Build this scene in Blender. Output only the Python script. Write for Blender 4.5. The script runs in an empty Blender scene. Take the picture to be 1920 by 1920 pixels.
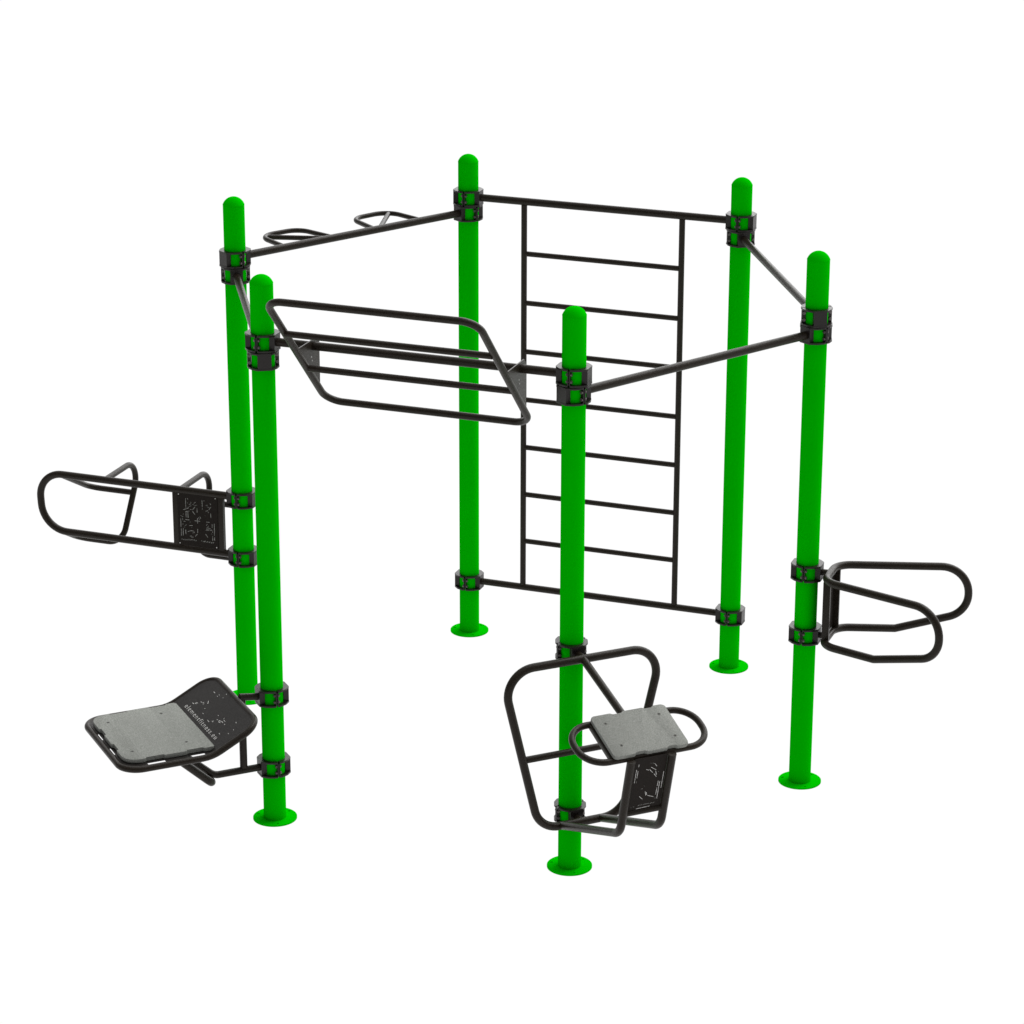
import bpy, bmesh, math, random
from mathutils import Vector, Matrix
R = math.radians
scene = bpy.context.scene
col = scene.collection
random.seed(7)

# ------------------------------------------------------------------ materials
def new_mat(name):
    m = bpy.data.materials.new(name); m.use_nodes = True
    nt = m.node_tree
    for n in list(nt.nodes): nt.nodes.remove(n)
    out = nt.nodes.new('ShaderNodeOutputMaterial')
    b = nt.nodes.new('ShaderNodeBsdfPrincipled')
    nt.links.new(b.outputs[0], out.inputs[0])
    return m, nt, b
def speckle(nt, b, c0, c1, scale, detail=2.0, bump=0.0, bump_scale=None, lo=.4, hi=.6):
    tc = nt.nodes.new('ShaderNodeTexCoord')
    no = nt.nodes.new('ShaderNodeTexNoise'); no.inputs['Scale'].default_value = scale
    no.inputs['Detail'].default_value = detail
    nt.links.new(tc.outputs['Object'], no.inputs['Vector'])
    cr = nt.nodes.new('ShaderNodeValToRGB')
    cr.color_ramp.elements[0].position = lo; cr.color_ramp.elements[1].position = hi
    cr.color_ramp.elements[0].color = (*c0, 1); cr.color_ramp.elements[1].color = (*c1, 1)
    nt.links.new(no.outputs['Fac'], cr.inputs['Fac'])
    nt.links.new(cr.outputs['Color'], b.inputs['Base Color'])
    if bump:
        n2 = nt.nodes.new('ShaderNodeTexNoise'); n2.inputs['Scale'].default_value = bump_scale or scale
        n2.inputs['Detail'].default_value = 3
        nt.links.new(tc.outputs['Object'], n2.inputs['Vector'])
        bp = nt.nodes.new('ShaderNodeBump'); bp.inputs['Strength'].default_value = bump
        bp.inputs['Distance'].default_value = .0015
        nt.links.new(n2.outputs['Fac'], bp.inputs['Height'])
        nt.links.new(bp.outputs['Normal'], b.inputs['Normal'])
def setp(b, rough, spec, metal=0.0):
    b.inputs['Roughness'].default_value = rough
    b.inputs['Specular IOR Level'].default_value = spec
    b.inputs['Metallic'].default_value = metal

M = {}
m, nt, b = new_mat('green_powder_coat'); speckle(nt, b, (.0, .455, .0), (.0, .470, .0), 3.0); setp(b, .8, .0); M['green'] = m
m, nt, b = new_mat('black_powder_coat'); speckle(nt, b, (.0120, .0086, .0060), (.0225, .0172, .0125), 240, 2, .9, 240); setp(b, .29, .15); M['black'] = m
m, nt, b = new_mat('black_clamp_coat'); speckle(nt, b, (.0085, .0062, .0057), (.0155, .0118, .0110), 300, 2, .5, 300); setp(b, .30, .28); M['clamp'] = m
m, nt, b = new_mat('black_steel_sheet'); speckle(nt, b, (.0100, .0085, .0078), (.0280, .0250, .0235), 300, 2, .4, 400); setp(b, .45, .18); M['sheet'] = m
m, nt, b = new_mat('black_sign_sheet'); speckle(nt, b, (.0085, .0062, .0048), (.0180, .0140, .0115), 300, 2, .3, 400); setp(b, .5, .08); M['panel'] = m
m, nt, b = new_mat('grey_composite_pad'); speckle(nt, b, (.150, .156, .144), (.312, .319, .298), 300, 3, .25, 260, .36, .64); setp(b, .75, .15); M['pad'] = m
m, nt, b = new_mat('bolt_steel'); speckle(nt, b, (.09, .078, .078), (.15, .13, .13), 120); setp(b, .38, .5, .6); M['bolt'] = m
m, nt, b = new_mat('screw_steel'); speckle(nt, b, (.05, .05, .045), (.09, .09, .08), 400); setp(b, .5, .4, .5); M['screw'] = m
m, nt, b = new_mat('black_socket_shade'); speckle(nt, b, (.004, .004, .004), (.006, .006, .006), 50); setp(b, .7, .1); M['socket_shade'] = m  # near-black on flat discs, paints the shade inside the screw sockets
m, nt, b = new_mat('white_cut_marks'); speckle(nt, b, (.50, .49, .48), (.85, .84, .82), 160); setp(b, .7, .1); M['mark'] = m
m, nt, b = new_mat('faint_cut_marks'); speckle(nt, b, (.16, .157, .150), (.36, .353, .342), 160); setp(b, .7, .1); M['mark2'] = m

# ------------------------------------------------------------------ mesh helpers
def join_marks(base, *others):
    """surface pattern belongs to its panel: append the strips to the panel mesh, keeping their material"""
    bm = bmesh.new(); bm.from_mesh(base.data)
    for o in others:
        mi = len(base.data.materials); base.data.materials.append(o.data.materials[0])
        n0 = len(bm.faces); bm.from_mesh(o.data); bm.faces.ensure_lookup_table()
        for f in bm.faces[n0:]: f.material_index = mi; f.smooth = False
    bm.to_mesh(base.data); bm.free()
    for o in others: bpy.data.objects.remove(o)

def finish(name, bm, mat, parent=None, smooth=40):
    bmesh.ops.recalc_face_normals(bm, faces=bm.faces)
    me = bpy.data.meshes.new(name); bm.to_mesh(me); bm.free()
    o = bpy.data.objects.new(name, me); col.objects.link(o)
    me.materials.append(mat)
    if smooth:
        for p in me.polygons: p.use_smooth = True
        me.set_sharp_from_angle(angle=R(smooth))
    if parent: o.parent = parent
    return o
def V(*a): return Vector(a)

def fillet(pts, rad, closed=False, seg=12):
    """pts: list of Vectors, rad: corner radius (number or list)"""
    n = len(pts); out = []
    for i in range(n):
        r = rad[i] if isinstance(rad, (list, tuple)) else rad
        if (not closed and i in (0, n-1)) or not r:
            out.append(pts[i].copy()); continue
        p = pts[i]; a = (pts[i-1]-p); c = (pts[(i+1) % n]-p)
        la, lc = a.length, c.length; a.normalize(); c.normalize()
        ang = a.angle(c); turn = math.pi-ang
        t = min(r*math.tan(turn/2), la*.499 if closed or 0 < i-1 or True else la, lc*.499 if True else lc) if False else r*math.tan(turn/2)
        t = min(t, la*.98, lc*.98)
        rr = t/math.tan(turn/2)
        bis = (a+c).normalized(); cen = p+bis*(rr/math.cos(turn/2))
        s = p+a*t; e = p+c*t
        v0 = s-cen; v1 = e-cen; ax = v0.cross(v1).normalized()
        k = max(3, int(seg*turn/(math.pi/2))+1)
        for j in range(k+1):
            out.append(cen+Matrix.Rotation(turn*j/k, 3, ax) @ v0)
    res = [out[0]]
    for q in out[1:]:
        if (q-res[-1]).length > 1e-5: res.append(q)
    if closed and (res[0]-res[-1]).length < 1e-5: res.pop()
    return res

def sweep(bm, path, r, closed=False, seg=20):
    n = len(path); T = []
    for i in range(n):
        if closed: t = (path[(i+1) % n]-path[i-1])
        else: t = path[min(i+1, n-1)]-path[max(i-1, 0)]
        T.append(t.normalized())
    u = T[0].orthogonal().normalized(); rings = []; U = [u]
    for i in range(1, n):
        u = (U[-1]-T[i]*U[-1].dot(T[i])).normalized(); U.append(u)
    tw = 0
    if closed:
        u = (U[-1]-T[0]*U[-1].dot(T[0])).normalized()
        tw = math.atan2(T[0].dot(u.cross(U[0])), u.dot(U[0]))
    for i in range(n):
        u = U[i]
        if closed: u = Matrix.Rotation(tw*i/n, 3, T[i]) @ u
        w = T[i].cross(u)
        rings.append([bm.verts.new(path[i]+u*(r*math.cos(2*math.pi*k/seg))+w*(r*math.sin(2*math.pi*k/seg))) for k in range(seg)])
    for i in range(n if closed else n-1):
        a, b2 = rings[i], rings[(i+1) % n]
        for k in range(seg):
            bm.faces.new((a[k], a[(k+1) % seg], b2[(k+1) % seg], b2[k]))
    if not closed:
        bm.faces.new(list(reversed(rings[0]))); bm.faces.new(rings[-1])

def tube(name, pts, r, rad=0, closed=False, parent=None, mat='black'):
    bm = bmesh.new(); sweep(bm, fillet(pts, rad, closed), r, closed)
    return finish(name, bm, M[mat], parent)

def prism(bm, poly, o, ex, ey, ez, z0, z1, bevel=0.0):
    """poly in (ex,ey) extruded along ez"""
    lo = [bm.verts.new(o+ex*p[0]+ey*p[1]+ez*z0) for p in poly]
    hi = [bm.verts.new(o+ex*p[0]+ey*p[1]+ez*z1) for p in poly]
    n = len(poly)
    fs = [bm.faces.new(list(reversed(lo))), bm.faces.new(hi)]
    for i in range(n): fs.append(bm.faces.new((lo[i], lo[(i+1) % n], hi[(i+1) % n], hi[i])))
    if bevel:
        es = set(fs[1].edges) | set(fs[0].edges)
        bmesh.ops.bevel(bm, geom=list(es), offset=bevel, segments=2, affect='EDGES', profile=.5)
    return fs
def box(bm, o, ex, ey, ez, x0, x1, y0, y1, z0, z1, bevel=0.0):
    prism(bm, [(x0, y0), (x1, y0), (x1, y1), (x0, y1)], o, ex, ey, ez, z0, z1, bevel)
def cyl(bm, c, ax, r, h, seg=16, ex=None):
    ax = ax.normalized(); u = (ex or ax.orthogonal()).normalized(); w = ax.cross(u)
    poly = [(r*math.cos(2*math.pi*k/seg), r*math.sin(2*math.pi*k/seg)) for k in range(seg)]
    prism(bm, poly, c, u, w, ax, 0, h)
def round_poly(pts, rads, seg=8):
    v = fillet([V(p[0], p[1], 0) for p in pts], rads, True, seg)
    return [(q.x, q.y) for q in v]
Z = V(0, 0, 1)
def frame(deg):
    d = V(math.cos(R(deg)), math.sin(R(deg)), 0); return d, V(-d.y, d.x, 0)

# ------------------------------------------------------------------ layout
L = 1.58365; H = 2.850; PR = .057
P = [V(L*math.cos(R(a)), L*math.sin(R(a)), 0) for a in (180, 120, 60, 0, -60, -120)]
rT = .0212      # thick tube radius

rig = bpy.data.objects.new('fitness_rig', None); col.objects.link(rig)
rig['label'] = 'hexagonal workout rig of six bright green posts with black tubular bars, ladder and seats'
rig['category'] = 'fitness rig'

# ------------------------------------------------------------------ posts
def make_post():
    bm = bmesh.new(); seg = 48
    rings = []
    for r, z in ((PR, 0.0), (PR, H-.043)):
        rings.append([bm.verts.new((r*math.cos(2*math.pi*k/seg), r*math.sin(2*math.pi*k/seg), z)) for k in range(seg)])
    for k in range(seg): bm.faces.new((rings[0][k], rings[0][(k+1) % seg], rings[1][(k+1) % seg], rings[1][k]))
    bm.faces.new(rings[1]); bm.faces.new(list(reversed(rings[0])))
    post = finish('post', bm, M['green'], rig)
    # cap
    bm = bmesh.new(); rings = []; hc = .041; n = 10; Rs = (PR*PR+hc*hc)/(2*hc); aM = math.asin(PR/Rs)
    prof = [(PR+.0006, H-.0435), (PR+.0006, H-hc)] + [(Rs*math.sin(a), H-Rs+Rs*math.cos(a)) for a in [aM*(1-i/n) for i in range(1, n)]]
    for r, z in prof: rings.append([bm.verts.new((r*math.cos(2*math.pi*k/seg), r*math.sin(2*math.pi*k/seg), z)) for k in range(seg)])
    for i in range(len(rings)-1):
        for k in range(seg): bm.faces.new((rings[i][k], rings[i][(k+1) % seg], rings[i+1][(k+1) % seg], rings[i+1][k]))
    top = bm.verts.new((0, 0, H))
    for k in range(seg): bm.faces.new((rings[-1][k], rings[-1][(k+1) % seg], top))
    cap = finish('post_cap', bm, M['green'], post, 60)
    # flange: annulus plate with three bolt holes
    bm = bmesh.new()
    outer = [V(.1115*math.cos(2*math.pi*k/72), .1115*math.sin(2*math.pi*k/72), 0) for k in range(72)]
    holes = []
    for a in (183, 63, 303):
        c = V(.0915*math.cos(R(a)), .0915*math.sin(R(a)), 0)
        holes.append([c+V(.0072*math.cos(2*math.pi*k/14), .0072*math.sin(2*math.pi*k/14), 0) for k in range(14)])
    loops = []
    for lp in [outer]+holes:
        vs = [bm.verts.new(q+V(0, 0, .009)) for q in lp]
        es = [bm.edges.new((vs[i], vs[(i+1) % len(vs)])) for i in range(len(vs))]
        loops.append((vs, es))
    bmesh.ops.triangle_fill(bm, edges=[e for _, es in loops for e in es], use_beauty=True)
    r = bmesh.ops.extrude_face_region(bm, geom=list(bm.faces))
    for v in [g for g in r['geom'] if isinstance(g, bmesh.types.BMVert)]: v.co.z = .001
    fl = finish('base_flange', bm, M['green'], post)
    return post
def copy_tree(o, parent):
    c = o.copy(); col.objects.link(c); c.parent = parent
    for ch in list(o.children):
        copy_tree(ch, c)
    return c
post0 = make_post()
posts = [post0]
for i in range(1, 6): posts.append(copy_tree(post0, rig))
for o, p in zip(posts, P): o.location = p

# ------------------------------------------------------------------ clamps (two bolted half shells)
HC = .085
def make_clamp():
    bm = bmesh.new(); h = HC/2
    for sgn in (1, -1):
        ex = V(sgn, 0, 0); ey = V(0, sgn, 0)
        def lip_outer():
            pts = [(.004, -.0770), (.020, -.0765), (.052, -.0620), (.0790, -.034), (.0790, .034), (.052, .0620), (.020, .0765), (.004, .0770)]
            return round_poly(pts, [.003, .012, .02, .010, .010, .02, .012, .003], 5)
        inner = [(.0576*math.cos(R(a)), .0576*math.sin(R(a))) for a in range(-86, 87, 4)]
        outer = [q for q in lip_outer()]
        # outline: outer polyline ordered from -y to +y, then inner back
        oo = sorted(outer, key=lambda q: math.atan2(q[1], q[0]))
        poly = oo + list(reversed(inner))
        for z0, z1 in ((h-.0085, h), (-h, -h+.0085)):
            prism(bm, poly, V(0, 0, 0), ex, ey, Z, z0, z1)
        # collar close to the post under the face plate, face plate
        box(bm, V(0, 0, 0), ex, ey, Z, .0715, .0775, -.0335, .0335, -h+.0086, h-.0086)
        # return webs at the edges of the face plate
        for s in (-1, 1):
            box(bm, V(0, 0, 0), ex, ey, Z, .050, .0714, s*.0335-(.0045 if s > 0 else 0), s*.0335+(.0045 if s < 0 else 0), -h+.0086, h-.0086)
            # flange beside the joint
            a0, a1 = (.0580, .0765)
            box(bm, V(0, 0, 0), ex, ey, Z, .0018, .0070, min(s*a0, s*a1), max(s*a0, s*a1), -h+.0086, h-.0086)
    clamp = finish('clamp', bm, M['clamp'], rig, 35)
    for s in (-1, 1):
        for z in (-.0175, .0175):
            bm = bmesh.new(); c = V(-.0165, s*.0672, z)
            cyl(bm, c, V(1, 0, 0), .0042, .033, 12)
            cyl(bm, V(.0072, s*.0672, z), V(1, 0, 0), .0080, .0075, 6)
            cyl(bm, V(-.0072, s*.0672, z), V(-1, 0, 0), .0080, .0075, 14)
            finish('bolt', bm, M['bolt'], clamp)
    return clamp
clamp0 = make_clamp()
CL = [(1, 2.608, 0), (1, 2.522, 240), (2, 2.608, 180), (2, 2.522, 300), (0, 2.522, 60), (0, 2.434, 300),
      (3, 2.522, 120), (3, 2.434, 240), (4, 2.522, 180), (4, 2.434, 60), (5, 2.522, 0), (5, 2.434, 120),
      (1, .320, 0), (2, .320, 180), (0, 1.177, 180), (0, .840, 180), (3, 1.176, 0), (3, .832, 0),
      (4, 1.150, -45), (4, .296, -45), (5, .680, -135), (5, .295, -135)]
for i, (pi, z, a) in enumerate(CL):
    c = clamp0 if i == 0 else copy_tree(clamp0, rig)
    c.location = P[pi]+V(0, 0, z); c.rotation_euler = (0, 0, R(a))

# ------------------------------------------------------------------ crossbars
def bar(name, i, j, z, r=rT, parent=rig):
    d = (P[j]-P[i]).normalized()
    return tube(name, [P[i]+d*.0775+Z*z, P[j]-d*.0775+Z*z], r, parent=parent)
b12 = bar('crossbar', 0, 1, 2.522); b34 = bar('crossbar', 2, 3, 2.522, .0195)
b45 = bar('crossbar', 3, 4, 2.432); b56 = bar('crossbar', 4, 5, 2.522); b61 = bar('crossbar', 5, 0, 2.434, .0195)

# ------------------------------------------------------------------ wall bars between the two rear posts
wb = bar('wall_bars', 1, 2, 2.608)
yb = P[1].y
bar('bottom_rail', 1, 2, .320, .0195, wb)
for s in (-1, 1):
    tube('stile', [V(s*.459, yb, .320+.016), V(s*.459, yb, 2.608-.018)], .0168, parent=wb)
for k in range(8):
    z = .320+.2843*(k+1)
    if z < 2.5: tube('rung', [V(-.448, yb, z), V(.448, yb, z)], .0150, parent=wb)

# ------------------------------------------------------------------ monkey grips on the left crossbar
mid = (P[0]+P[1])/2; u12 = (P[1]-P[0]).normalized(); o12 = V(math.cos(R(150)), math.sin(R(150)), 0)
for s in (-1, 1):
    q = lambda a, t: mid+u12*(a*s)+o12*t+Z*2.522
    g = tube('grip_loop', [q(.462, .012), q(.440, .285), q(.180, .275), q(.142, .012)], .0135, [0, .105, .095, 0], parent=b12)
    tube('grip_bar', [q(.408, .235), q(.178, .012)], .0135, parent=b12)

# ------------------------------------------------------------------ pull-up frame on the front crossbar
y0, z0, y1, z1 = -1.915, 2.888, -1.222, 2.207
pf = tube('pull_up_frame', [V(-.522, y0, z0), V(.522, y0, z0), V(.528, y1, z1), V(-.528, y1, z1)], .0178, [.088]*4, True, rig)
for yy, zz in ((-1.713, 2.676), (-1.457, 2.436)):
    tube('grip_bar', [V(-.516, yy, zz), V(.516, yy, zz)], .0162, parent=pf)
for s in (-1, 1):
    bm = bmesh.new()
    poly = [(-1.560, 2.556), (-1.330, 2.556), (-1.304, 2.530), (-1.304, 2.312)]
    prism(bm, poly, V(s*.528, 0, 0), V(0, 1, 0), Z, V(1, 0, 0), -.0035, .0035)
    gp = finish('gusset_plate', bm, M['black'], pf)
    bm = bmesh.new()
    for yy, zz in ((-1.400, 2.475), (-1.392, 2.455)):
        cyl(bm, V(s*.528-.0037, yy, zz), V(1, 0, 0), .0035, .0074, 10)
    join_marks(gp, finish('rivet', bm, M['mark'], gp, 0))

# ------------------------------------------------------------------ dip station on the right post
def dip_right():
    t = 0.316
    def rail(z): return None
    def arm_top(s):    # far end corner and bottom path for side s
        far = 2.350
        y = lambda x: s*(.1325+t*(x-1.705))
        return [V(far, y(far), 1.176), V(far, y(far), .928), V(2.000, y(2.000), .832)]
    a = arm_top(1); b = arm_top(-1)
    cT = [V(1.705, .1325, 1.176), V(1.705, -.1325, 1.176)]
    cB = [V(1.705, .1325, .832), V(1.705, -.1325, .832)]
    pts = [cT[0], a[0], a[1], a[2], cB[0], cB[1], b[2], b[1], b[0], cT[1]]
    rad = [.105, .145, .125, .03, .105, .105, .03, .125, .145, .105]
    f = tube('dip_bars', pts, .0205, rad, True, rig)
    for z in (1.176, .832):
        tube('mounting_tube', [V(P[3].x+.0775, 0, z), V(1.700, 0, z)], .0165, parent=f)
    bm = bmesh.new()
    for s in (-1, 1):
        y = s*.097
        bm2 = bmesh.new()
        box(bm2, V(1.715, y, 0), V(1, 0, 0), V(0, 1, 0), Z, -.0185, .0185, -.007, .007, .832+.014, 1.176-.014, .002)
        finish('upright', bm2, M['black'], f)
    bm.free(); bm = bmesh.new()
    box(bm, V(1.7035, 0, 0), V(1, 0, 0), V(0, 1, 0), Z, -.0015, .0015, -.0895, .0895, .858, 1.152)
    finish('sign_panel', bm, M['panel'], f)
dip_right()

# ------------------------------------------------------------------ long bar station on the left post
def mark_mesh(bm, segs, fn, w, ez):
    """thin raised strips; fn maps (u,v)->point; ez outward normal"""
    for a in segs:
        p, q = fn(a[0], a[1]), fn(a[2], a[3]); d = q-p
        if d.length < 1e-6: continue
        d.normalize(); s = ez.cross(d)
        ln = (q-p).length
        box(bm, p, d, s, ez, 0, max(ln, w), -w/2, w/2, 0, .0008)
S1 = [[-1.9176, 1.1368, -1.917, 1.0837], [-1.9061, 1.1383, -1.9037, 1.131], [-1.9061, 1.1138, -1.9037, 1.109], [-1.9325, 1.0691, -1.902, 1.0822], [-1.9206, 1.0587, -1.8955, 1.0661], [-1.9171, 1.0566, -1.9173, 1.0269], [-1.9056, 1.0572, -1.905, 1.0259], [-1.8778, 1.0674, -1.8626, 1.0482], [-1.8619, 1.0939, -1.8758, 1.0753], [-1.8493, 1.087, -1.8494, 1.0625], [-1.818, 1.139, -1.8168, 1.0995], [-1.8178, 1.0943, -1.8173, 1.0843], [-1.8057, 1.1397, -1.805, 1.1339], [-1.7656, 1.1042, -1.7776, 1.0875], [-1.7678, 1.0668, -1.7669, 1.0416], [-1.8483, 1.0305, -1.8489, 0.9991], [-1.8657, 1.0131, -1.8339, 1.0142], [-1.924, 1.0137, -1.8974, 1.0141], [-1.7951, 1.0144, -1.7757, 1.0143], [-1.9505, 1.0151, -1.9502, 0.9659], [-1.9388, 1.02, -1.9384, 1.0081], [-1.9491, 0.9584, -1.9498, 0.9166], [-1.9375, 0.9598, -1.9382, 0.9189], [-1.9227, 0.9541, -1.9218, 0.9286], [-1.9107, 0.9428, -1.8962, 0.9515], [-1.8962, 0.9515, -1.8732, 0.9527], [-1.8497, 0.9667, -1.8501, 0.9446], [-1.8498, 0.9387, -1.8654, 0.9223], [-1.8028, 0.9439, -1.7885, 0.9253], [-1.761, 1.006, -1.7609, 0.9848], [-1.7477, 1.0102, -1.7486, 0.9406], [-1.7598, 0.9375, -1.7599, 0.9103], [-1.7486, 0.9313, -1.7484, 0.9109], [-1.8977, 1.103, -1.8851, 1.1096], [-1.8981, 1.092, -1.8838, 1.098], [-1.8901, 1.1191, -1.8831, 1.1166], [-1.8691, 1.1133, -1.8565, 1.1216], [-1.8764, 1.1056, -1.8676, 1.105], [-1.8626, 1.0998, -1.8482, 1.1066], [-1.9053, 1.0885, -1.8984, 1.0843], [-1.8917, 1.075, -1.8828, 1.0753], [-1.8401, 1.0366, -1.8422, 1.0287], [-1.8388, 1.0241, -1.8279, 1.0322], [-1.8347, 1.0398, -1.8278, 1.0356], [-1.9516, 1.0319, -1.9462, 1.0352], [-1.9354, 1.0408, -1.9325, 1.0462], [-1.9447, 1.0277, -1.9349, 1.0306], [-1.9272, 0.9756, -1.9144, 0.9848], [-1.9328, 0.9681, -1.9266, 0.968], [-1.9333, 1.002, -1.9226, 1.0025], [-1.9382, 0.9878, -1.9376, 0.9811], [-1.9004, 0.9807, -1.8791, 0.9834], [-1.8961, 1.0016, -1.8908, 1.0031], [-1.8866, 0.9714, -1.8831, 0.971], [-1.8825, 0.9388, -1.8682, 0.944], [-1.8769, 0.9471, -1.868, 0.9474], [-1.8992, 0.9188, -1.8866, 0.9229], [-1.8904, 0.9156, -1.8762, 0.9166], [-1.7958, 0.9939, -1.7884, 1.005], [-1.7871, 0.9891, -1.7817, 0.9932], [-1.7945, 0.9814, -1.7803, 0.984], [-1.7965, 0.9727, -1.7717, 0.9784], [-1.8003, 0.9654, -1.7809, 0.967], [-1.7683, 0.9737, -1.7615, 0.9678], [-1.7598, 0.9646, -1.7592, 0.9579], [-1.7673, 0.9501, -1.7622, 0.9457], [-1.7774, 0.9658, -1.7648, 0.9725], [-1.797, 1.1104, -1.7847, 1.1128], [-1.7702, 1.1256, -1.7652, 1.1178], [-1.7885, 1.1031, -1.7745, 1.1014], [-1.7999, 1.078, -1.7894, 1.0759], [-1.7824, 1.0751, -1.7809, 1.0686], [-1.8026, 1.0506, -1.8009, 1.0491], [-1.7928, 1.0806, -1.784, 1.08], [-1.9466, 0.901, -1.9469, 0.8935], [-1.9395, 0.8937, -1.935, 0.8939], [-1.935, 0.8939, -1.9348, 0.8991], [-1.9321, 0.8939, -1.9276, 0.8941], [-1.9276, 0.8941, -1.9274, 0.8994], [-1.9247, 0.8942, -1.9202, 0.8943], [-1.9202, 0.8943, -1.92, 0.8996], [-1.9173, 0.8944, -1.9128, 0.8946], [-1.9128, 0.8946, -1.9126, 0.8998], [-1.9096, 0.9022, -1.9099, 0.8947], [-1.9022, 0.9024, -1.9025, 0.8949], [-1.8949, 0.9008, -1.8905, 0.9002], [-1.8949, 0.9008, -1.8951, 0.8952], [-1.8874, 0.9029, -1.8877, 0.8954], [-1.88, 0.9032, -1.8803, 0.8956], [-1.8727, 0.9015, -1.8683, 0.9009], [-1.8727, 0.9015, -1.8729, 0.8959], [-1.8655, 0.8961, -1.8611, 0.8963], [-1.8611, 0.8963, -1.8609, 0.9015], [-1.8279, 0.9032, -1.8237, 0.9023], [-1.8279, 0.9032, -1.8281, 0.8976], [-1.821, 0.8974, -1.8168, 0.8972], [-1.8168, 0.8972, -1.8166, 0.9025], [-1.814, 0.8971, -1.8097, 0.897], [-1.8097, 0.897, -1.8096, 0.9022], [-1.8067, 0.9044, -1.8069, 0.8969], [-1.7999, 0.8966, -1.7956, 0.8965], [-1.7956, 0.8965, -1.7954, 0.9017], [-1.7926, 0.902, -1.7884, 0.9011], [-1.7926, 0.902, -1.7928, 0.8964], [-1.7858, 0.8961, -1.7815, 0.8959], [-1.7815, 0.8959, -1.7813, 0.9012], [-1.7785, 0.9015, -1.7743, 0.9006], [-1.7785, 0.9015, -1.7787, 0.8958], [-1.7717, 0.8956, -1.7674, 0.8954], [-1.7674, 0.8954, -1.7673, 0.9007], [-1.7644, 0.9029, -1.7646, 0.8953], [-1.7574, 0.9007, -1.7532, 0.8998], [-1.7574, 0.9007, -1.7576, 0.8951]]
S5 = [[-0.0614, 0.2821, -0.062, 0.2668], [-0.0704, 0.2541, -0.0717, 0.1764], [-0.0616, 0.2439, -0.0623, 0.2025], [-0.0622, 0.1879, -0.0613, 0.1752], [-0.0015, 0.2777, 0.0027, 0.2768], [0.0098, 0.2759, 0.0217, 0.2706], [0.0217, 0.2706, 0.0335, 0.2536], [0.0037, 0.2537, 0.0328, 0.2319], [-0.0201, 0.2454, -0.0052, 0.238], [-0.002, 0.2415, 0.0169, 0.2198], [0.0247, 0.2108, 0.0395, 0.192], [0.0319, 0.2259, 0.0381, 0.2017], [0.0456, 0.2209, 0.048, 0.2172], [0.0745, 0.2147, 0.0736, 0.1197], [0.0536, 0.1649, 0.0524, 0.1348], [0.0617, 0.1611, 0.0602, 0.0606], [0.0528, 0.1253, 0.051, 0.0858], [-0.0339, 0.0919, -0.0153, 0.072], [-0.0315, 0.1343, -0.0223, 0.1354], [-0.0074, 0.1154, -0.0002, 0.0908], [-0.001, 0.1098, 0.004, 0.094], [0.0094, 0.0886, 0.0403, 0.0756], [-0.0418, 0.021, 0.0288, 0.0243], [-0.0182, 0.1523, -0.0157, 0.1476], [0.0512, 0.071, 0.0499, 0.0608], [-0.0835, 0.1279, -0.0836, 0.1216], [-0.0598, 0.0366, -0.0532, 0.0362], [-0.07, 0.0368, -0.0678, 0.0342], [-0.0355, 0.0369, -0.0313, 0.0369], [-0.0313, 0.0369, -0.0319, 0.0412], [-0.0294, 0.043, -0.0286, 0.037], [-0.0225, 0.0431, -0.0217, 0.037], [-0.0154, 0.0415, -0.0112, 0.0409], [-0.0154, 0.0415, -0.0148, 0.037], [-0.0079, 0.037, -0.0038, 0.037], [-0.0038, 0.037, -0.0044, 0.0413], [-0.0016, 0.0416, 0.0026, 0.041], [-0.0016, 0.0416, -0.001, 0.037], [0.0053, 0.0416, 0.0095, 0.041], [0.0053, 0.0416, 0.0059, 0.037], [0.0122, 0.0416, 0.0164, 0.041], [0.0122, 0.0416, 0.0128, 0.037], [0.0191, 0.0416, 0.0233, 0.041], [0.0191, 0.0416, 0.0197, 0.037], [0.0266, 0.037, 0.0308, 0.037], [0.0308, 0.037, 0.0302, 0.0413], [0.0329, 0.0416, 0.0371, 0.041], [0.0329, 0.0416, 0.0335, 0.0371], [0.0405, 0.0371, 0.0446, 0.0371], [0.0446, 0.0371, 0.044, 0.0413], [0.0467, 0.0417, 0.051, 0.041], [0.0467, 0.0417, 0.0474, 0.0371]]
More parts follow.
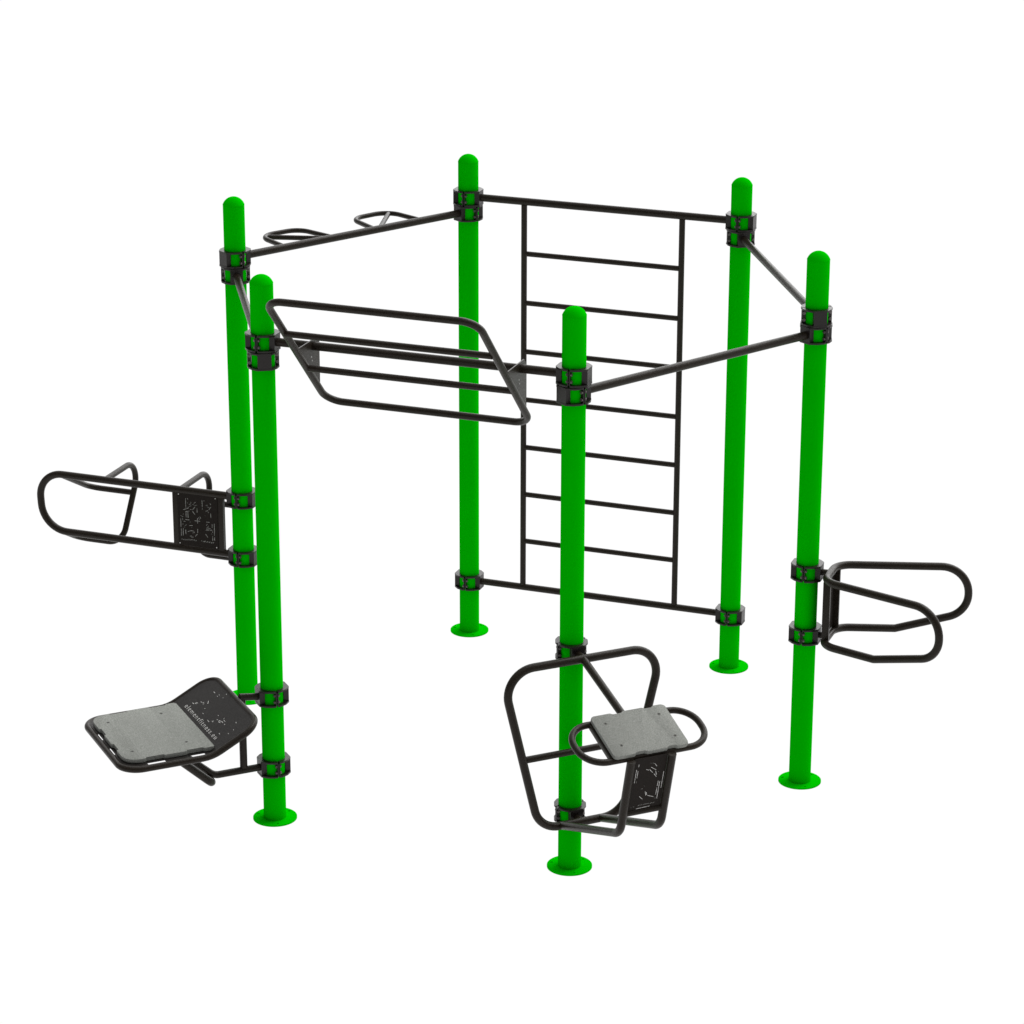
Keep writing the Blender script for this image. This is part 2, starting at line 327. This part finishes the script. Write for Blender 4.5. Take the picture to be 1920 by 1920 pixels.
S6 = [[-0.2045, 0.1049, -0.1836, 0.1061], [-0.1867, 0.1144, -0.1726, 0.1147], [-0.186, 0.12, -0.1713, 0.1224], [-0.1634, 0.1393, -0.1527, 0.1409], [-0.1459, 0.1418, -0.1401, 0.1488], [-0.1343, 0.1371, -0.1273, 0.1449], [-0.1271, 0.1707, -0.1067, 0.1578], [-0.0852, 0.1304, -0.0785, 0.1312], [-0.057, 0.1074, -0.0454, 0.1062], [0.0302, 0.1016, 0.0555, 0.1008], [0.0642, 0.1148, 0.0779, 0.115], [0.0693, 0.1197, 0.077, 0.1212], [0.0776, 0.1385, 0.0885, 0.1387], [0.1059, 0.1363, 0.1273, 0.1381], [0.0996, 0.1423, 0.115, 0.1454], [0.1178, 0.1489, 0.144, 0.1487], [0.1242, 0.1614, 0.1438, 0.1604], [0.1134, 0.1646, 0.1109, 0.1715], [0.0502, 0.1566, 0.0584, 0.1567], [0.2041, 0.0999, 0.2197, 0.0982], [0.2558, 0.1631, 0.2616, 0.1635], [0.2579, 0.1311, 0.2655, 0.1326], [-0.1745, 0.2217, -0.1559, 0.2213], [-0.118, 0.2295, -0.1089, 0.2317], [-0.1166, 0.2183, -0.1115, 0.2198], [-0.0703, 0.2337, -0.0652, 0.2351], [0.2091, 0.1985, 0.2198, 0.1953], [-0.0801, 0.26, -0.074, 0.2587], [0.1631, 0.1525, 0.1651, 0.147]]
def bars_left():
    zt, zb = 1.177, .841
    xs = P[0].x-.0775
    f = tube('parallel_bars', [V(xs, 0, zt), V(-2.831, 0, zt), V(-2.814, 0, zb), V(xs, 0, zb)], .0205, [0, .140, .155, 0], parent=rig)
    for xA, xl in ((-2.416, -2.688), (-1.957, -1.690)):
        hk = tube('arm_loop', [V(xA, .005, zt), V(xA, .442, zt), V(xA, .171, .747), V(xl, .171, .747), V(xl, .012, .834)], .0170, [0, .100, .085, .075, 0], parent=f)
        s = -1 if xl < xA else 1
        tube('arm_brace', [V(xA+s*.008, .329, .997), V(xl, .329, .997), V(xl, .012, 1.168)], .0165, [0, .075, 0], parent=f)
    for x in (-1.981, -1.713):
        bm = bmesh.new()
        box(bm, V(x, 0, 0), V(1, 0, 0), V(0, 1, 0), Z, -.0185, .0185, -.0125, .0125, zb+.014, zt-.014, .002)
        finish('upright', bm, M['black'], f)
    bm = bmesh.new()
    box(bm, V(0, -.0145, 0), V(1, 0, 0), V(0, 1, 0), Z, -1.9680, -1.7265, -.0015, .0015, .863, 1.1655)
    pn = finish('sign_panel', bm, M['panel'], f)
    bm = bmesh.new(); bm2 = bmesh.new()
    yf = -.0162
    for a in S1:
        ln = math.hypot(a[2]-a[0], a[3]-a[1])
        mark_mesh(bm if ln > .018 else bm2, [a], lambda u, v: V(u, yf, v), .0030 if ln > .018 else .0022, V(0, -1, 0))
    pa = finish('pictogram', bm, M['mark2'], pn, 0)  # pale strips paint the white surround seen through the cuts
    pb = finish('small_lettering', bm2, M['mark2'], pn, 0)
    bm = bmesh.new()
    for x, z in ((-1.9595, 1.1565), (-1.7375, 1.1565), (-1.9595, .8725), (-1.7375, .8725)):
        cyl(bm, V(x, yf, z), V(0, -1, 0), .0030, .0012, 12)
    pc = finish('screw_hole', bm, M['mark'], pn, 0)
    join_marks(pn, pa, pb, pc)
bars_left()

# ------------------------------------------------------------------ pad outline with notches
# ------------------------------------------------------------------ inclined step seat on the front post
def seat_front():
    d, l = frame(-45); O = P[4]
    A = lambda o, t, z: O+d*o+l*t+Z*z
    of = .127
    f = tube('step_seat', [A(of, -.427, 1.146), A(of, .427, 1.146), A(of, .224, .296), A(of, -.224, .296)], .0208, [.132, .132, .135, .135], True, rig)
    tube('crossbar', [A(of, -.303, .676), A(of, .303, .676)], .0172, parent=f)
    for z in (1.150, .296):
        tube('mounting_tube', [A(.0775, 0, z), A(of, 0, z)], .0165, parent=f)
    for s in (-1, 1):
        tube('arm', [A(of, s*.105, .296), A(.748, s*.105, .523), A(.852, s*.105, .930)], .0203, [0, .105, 0], parent=f)
    tube('arm_brace', [A(of, 0, 1.146), A(.590, 0, 1.012)], .0190, parent=f)
    # lower sign panel between the arms
    q0 = A(.775, 0, .630); up = (V(0, 0, .31)+d*.077).normalized(); n = l.cross(up)
    if n.dot(d) < 0: n = -n
    tube('panel_rail', [q0+l*-.090+n*-.004, q0+l*.090+n*-.004], .0165, parent=f)
    bm = bmesh.new()
    box(bm, q0, l, up, n, -.0835, .0835, .0172, .315, -.0015, .0015)
    pn = finish('sign_panel', bm, M['panel'], f)
    bm = bmesh.new(); bm2 = bmesh.new()
    for a in S5:
        ln = math.hypot(a[2]-a[0], a[3]-a[1])
        b_ = bm if ln > .014 else bm2
        mark_mesh(b_, [a], lambda u, v: q0+l*u+up*v+n*.0016, .0019 if ln > .014 else .0014, n)
    join_marks(pn, finish('pictogram', bm, M['mark'], pn, 0), finish('small_lettering', bm2, M['mark2'], pn, 0))
    # tilted ring
    t = R(20); n = Z*math.cos(t)+d*math.sin(t); u = d*math.cos(t)-Z*math.sin(t)
    c0 = A(.830, 0, .930)
    S = lambda a, b, h=0: c0+u*a+l*b+n*h
    ring = tube('seat_ring', [S(-.008, -.318), S(-.008, .330), S(-.262, .330), S(-.262, -.318)], .0160, [.115]*4, True, f)
    for sx in (-.182, .194):
        bm = bmesh.new(); box(bm, c0, u, l, n, -.250, -.020, sx-.014, sx+.014, -.012, .012, .003)
        finish('seat_bearer', bm, M['black'], f)
    # pad with notched long edges
    x0, x1, w0, w1 = -.276, .004, -.186, .196
    dp = .009
    pts = [(x0, w0), ]
    def edge(xe, inward, a, b):
        L_ = b-a
        return [(xe, a+L_*.27), (xe+inward, a+L_*.30), (xe+inward, a+L_*.41), (xe, a+L_*.44), (xe, a+L_*.70), (xe+inward, a+L_*.73), (xe+inward, a+L_*.82), (xe, a+L_*.85)]
    poly = [(x0, w0)]+edge(x0, dp, w0, w1)+[(x0, w1), (x1, w1)]+list(reversed(edge(x1, -dp, w0, w1)))+[(x1, w0)]
    rd = [.018]+[.003]*8+[.018, .018]+[.003]*8+[.018]
    bm = bmesh.new(); prism(bm, round_poly(poly, rd, 5), c0, u, l, n, .0165, .0360, .0025)
    pad = finish('seat_pad', bm, M['pad'], f); pad['label'] = 'speckled light grey composite pad with notched edges'
    for a, b in ((-.216, -.133), (-.216, .143), (-.062, -.122), (-.062, .153)):
        bm = bmesh.new(); cyl(bm, S(a, b, .0352), n, .0085, .0011, 16); sc = finish('screw', bm, M['screw'], pad)
        bm = bmesh.new(); cyl(bm, S(a, b, .0364), n, .0040, .0003, 6)
        for q in bm.verts: pass
        bmesh.ops.translate(bm, verts=bm.verts, vec=n*0); 
        o = finish('screw_socket', bm, M['socket_shade'], pad)
seat_front()

# ------------------------------------------------------------------ bent bench on the front left post
def bench_left():
    d, l = frame(-135); O = P[5]
    A = lambda o, t, z: O+d*o+l*t+Z*z
    W = .337; zf = .556
    ox, kx, tx, tz = .884, .437, .190, .6844
    pts = [A(ox, -W, zf), A(ox, W, zf), A(kx, W, zf), A(tx, W, tz), A(tx, -W, tz), A(kx, -W, zf)]
    f = tube('bench', pts, .0168, [.100, .100, .20, .092, .092, .20], True, rig)
    # base sheet below the pad, with slots near the rim
    bm = bmesh.new()
    def rim(off): # rounded outline of the flat part
        return ox-off
    x1 = ox-.012; w = W-.011
    sl = .0240; slf = .0068
    e = lambda a, b: None
    # side slots (out positions) and front slots (lat positions)
    side = [(.758, .668), (.550, .466)]
    poly = []
    poly.append((kx+.005, w))
    for a, b in reversed(side):
        poly += [(b, w), (b, w-sl), (a, w-sl), (a, w)]
    poly.append((x1, w))
    for a, b in ((.143, .060), (-.050, -.130)):
        poly += [(x1, a), (x1-slf, a), (x1-slf, b), (x1, b)]
    poly.append((x1, -w))
    for a, b in side:
        poly += [(a, -w), (a, -w+sl), (b, -w+sl), (b, -w)]
    poly.append((kx+.005, -w))
    rd = [0]*len(poly)
    rd[poly.index((x1, w))] = .085; rd[poly.index((x1, -w))] = .085
    prism(bm, round_poly(poly, rd, 6), A(0, 0, 0), d, l, Z, .5650, .5685)
    finish('base_sheet', bm, M['sheet'], f)
    # grey pad
    wp = .297; x1 = .861; x0 = .410; dp = .011
    poly = [(x0, wp)]
    for a, b in reversed(side): poly += [(b-.003, wp), (b+.001, wp-dp), (a-.001, wp-dp), (a+.003, wp)]
    poly.append((x1, wp))
    for a, b in ((.150, .068), (-.050, -.135)): poly += [(x1, a), (x1-dp, a-.004), (x1-dp, b+.004), (x1, b)]
    poly.append((x1, -wp))
    for a, b in side: poly += [(a+.003, -wp), (a-.001, -wp+dp), (b+.001, -wp+dp), (b-.003, -wp)]
    poly.append((x0, -wp))
    rd = [.003]*len(poly)
    rd[poly.index((x1, wp))] = .075; rd[poly.index((x1, -wp))] = .075; rd[0] = .012; rd[-1] = .012
    bm = bmesh.new(); prism(bm, round_poly(poly, rd, 6), A(0, 0, 0), d, l, Z, .5715, .5920, .0025)
    pad = finish('seat_pad', bm, M['pad'], f); pad['label'] = 'speckled light grey composite pad with notched edges'
    for a in (.796, .520):
        for s in (-1, 1):
            bm = bmesh.new(); cyl(bm, A(a, s*.193, .5915), Z, .0085, .0009, 16); finish('screw', bm, M['screw'], pad)
            bm = bmesh.new(); cyl(bm, A(a, s*.193, .5924), Z, .0040, .0004, 6); finish('screw_socket', bm, M['socket_shade'], pad)
    # inclined black sheet carrying the lettering
    up = (A(tx, 0, tz)-A(kx, 0, zf)).normalized(); n = up.cross(l)
    if n.z < 0: n = -n
    k0 = A(kx, 0, zf); Ls = (A(tx, 0, tz)-k0).length
    ws = W-.010
    poly = round_poly([(-ws, -.016), (ws, -.016), (ws, Ls-.012), (-ws, Ls-.012)], [.0, .0, .080, .080], 8)
    bm = bmesh.new(); prism(bm, poly, k0, l, up, n, .0090, .0118)
    sh = finish('back_sheet', bm, M['sheet'], f); sh['label'] = 'black tilted end sheet with white web address lettering'
    # lettering
    cu = bpy.data.curves.new('lettering', 'FONT'); cu.body = 'elementfitness.eu'; cu.size = .0385; cu.space_character = 1.3
    cu.extrude = .0004; cu.offset = -.0004
    to = bpy.data.objects.new('lettering_tmp', cu); col.objects.link(to)
    bpy.context.view_layer.update()
    dg = bpy.context.evaluated_depsgraph_get()
    me = bpy.data.meshes.new_from_object(to.evaluated_get(dg))
    xs = [v.co.x for v in me.vertices]; x_min, x_max = min(xs), max(xs)
    bpy.data.objects.remove(to)
    TXT_V = .0610; tgt0, tgt1 = -.222, .231
    sc = (tgt1-tgt0)/(x_max-x_min)
    for v in me.vertices:
        a = tgt0+(v.co.x-x_min)*sc; bb = TXT_V+v.co.y
        p = k0+l*a+up*bb
        # drop on the sheet plane
        h = (p-k0).dot(n)
        v.co = p+n*(.0123-h+v.co.z)
    me.materials.clear(); me.materials.append(M['mark'])
    to = bpy.data.objects.new('lettering', me); col.objects.link(to); to.parent = sh
    bm = bmesh.new()
    def fn(u_, v_):
        p = k0+l*u_+up*v_
        return p+n*.0120
    for a in S6: mark_mesh(bm, [a], fn, .0024, n)
    join_marks(sh, finish('logo_cuts', bm, M['mark'], sh, 0))
    # supports
    tube('upper_mount', [A(.0775, 0, .680), A(.172, 0, .694)], .0180, parent=f)
    tube('lower_mount', [A(.0775, 0, .295), A(.318, 0, .295), A(.610, 0, .557)], .0185, [0, .07, 0], parent=f)
    tube('strut', [A(.160, 0, .310), A(.160, 0, .690)], .0190, parent=f)
    q = .082
    tube('v_brace', [A(.640, q, .560), A(.348, q, .285), A(.348, -q, .285), A(.640, -q, .560)], .0205, [0, .045, .045, 0], parent=f)
bench_left()

# ------------------------------------------------------------------ camera
F = V(-.327, .8841, -.3339).normalized(); Rt = V(.9377, .3475, .002136); Up = V(-.1178, .3124, .9426)
Rt = (Rt-F*Rt.dot(F)).normalized(); Up = Rt.cross(F)
cd = bpy.data.cameras.new('camera'); cam = bpy.data.objects.new('camera', cd); col.objects.link(cam)
cam.matrix_world = Matrix(((Rt.x, Up.x, -F.x, 5.2412), (Rt.y, Up.y, -F.y, -14.2254), (Rt.z, Up.z, -F.z, 6.6617), (0, 0, 0, 1)))
cd.sensor_width = 36; cd.lens = 5745.06/1920*36; cd.clip_end = 1500; cd.clip_start = .1
scene.camera = cam

# ------------------------------------------------------------------ light: bright overhead and rear softbox sky, dimmer front
w = bpy.data.worlds.new('World'); scene.world = w; w.use_nodes = True
nt = w.node_tree
bg = nt.nodes['Background']
tc = nt.nodes.new('ShaderNodeTexCoord')
def lobe(vec, power, amp):
    v = Vector(vec).normalized()
    dot = nt.nodes.new('ShaderNodeVectorMath'); dot.operation = 'DOT_PRODUCT'; dot.inputs[1].default_value = v
    nt.links.new(tc.outputs['Generated'], dot.inputs[0])
    mx = nt.nodes.new('ShaderNodeMath'); mx.operation = 'MAXIMUM'; mx.inputs[1].default_value = 0
    nt.links.new(dot.outputs['Value'], mx.inputs[0])
    pw = nt.nodes.new('ShaderNodeMath'); pw.operation = 'POWER'; pw.inputs[1].default_value = power
    nt.links.new(mx.outputs[0], pw.inputs[0])
    ma = nt.nodes.new('ShaderNodeMath'); ma.operation = 'MULTIPLY'; ma.inputs[1].default_value = amp
    nt.links.new(pw.outputs[0], ma.inputs[0])
    return ma
l1 = lobe((.10, .30, .94), 1.5, 1.0)          # overhead softbox
l2 = lobe((.16, .93, .22), 4, 3.5)            # bright rear lobe of the world light, shaped for clamp-top reflections
ad = nt.nodes.new('ShaderNodeMath'); ad.operation = 'ADD'
nt.links.new(l1.outputs[0], ad.inputs[0]); nt.links.new(l2.outputs[0], ad.inputs[1])
up = nt.nodes.new('ShaderNodeMath'); up.operation = 'ADD'; up.inputs[1].default_value = .12
nt.links.new(ad.outputs[0], up.inputs[0])
# below the horizon: even white world glow all round, in place of a floor
sp = nt.nodes.new('ShaderNodeSeparateXYZ'); nt.links.new(tc.outputs['Generated'], sp.inputs[0])
mr = nt.nodes.new('ShaderNodeMapRange'); mr.interpolation_type = 'SMOOTHSTEP'
mr.inputs['From Min'].default_value = -.06; mr.inputs['From Max'].default_value = .06
nt.links.new(sp.outputs['Z'], mr.inputs['Value'])
mixn = nt.nodes.new('ShaderNodeMix'); mixn.data_type = 'FLOAT'
nt.links.new(mr.outputs['Result'], mixn.inputs['Factor'])
mixn.inputs['A'].default_value = 1.02
nt.links.new(up.outputs[0], mixn.inputs['B'])
ma = mixn
bg.inputs['Color'].default_value = (1, 1, 1, 1)
nt.links.new(ma.outputs[0], bg.inputs['Strength'])
sd = bpy.data.lights.new('key_light', 'SUN'); sd.energy = 1.2; sd.angle = R(30); sd.color = (1, .985, .96)
so = bpy.data.objects.new('key_light', sd); col.objects.link(so)
ldir = V(.35, .55, 1.2).normalized()
so.rotation_euler = ldir.to_track_quat('Z', 'Y').to_euler()

scene.view_settings.view_transform = 'Standard'
scene.view_settings.look = 'None'
scene.view_settings.exposure = 0; scene.view_settings.gamma = 1
scene.view_settings.use_curve_mapping = False
scene.render.engine = 'CYCLES'
scene.cycles.max_bounces = 6
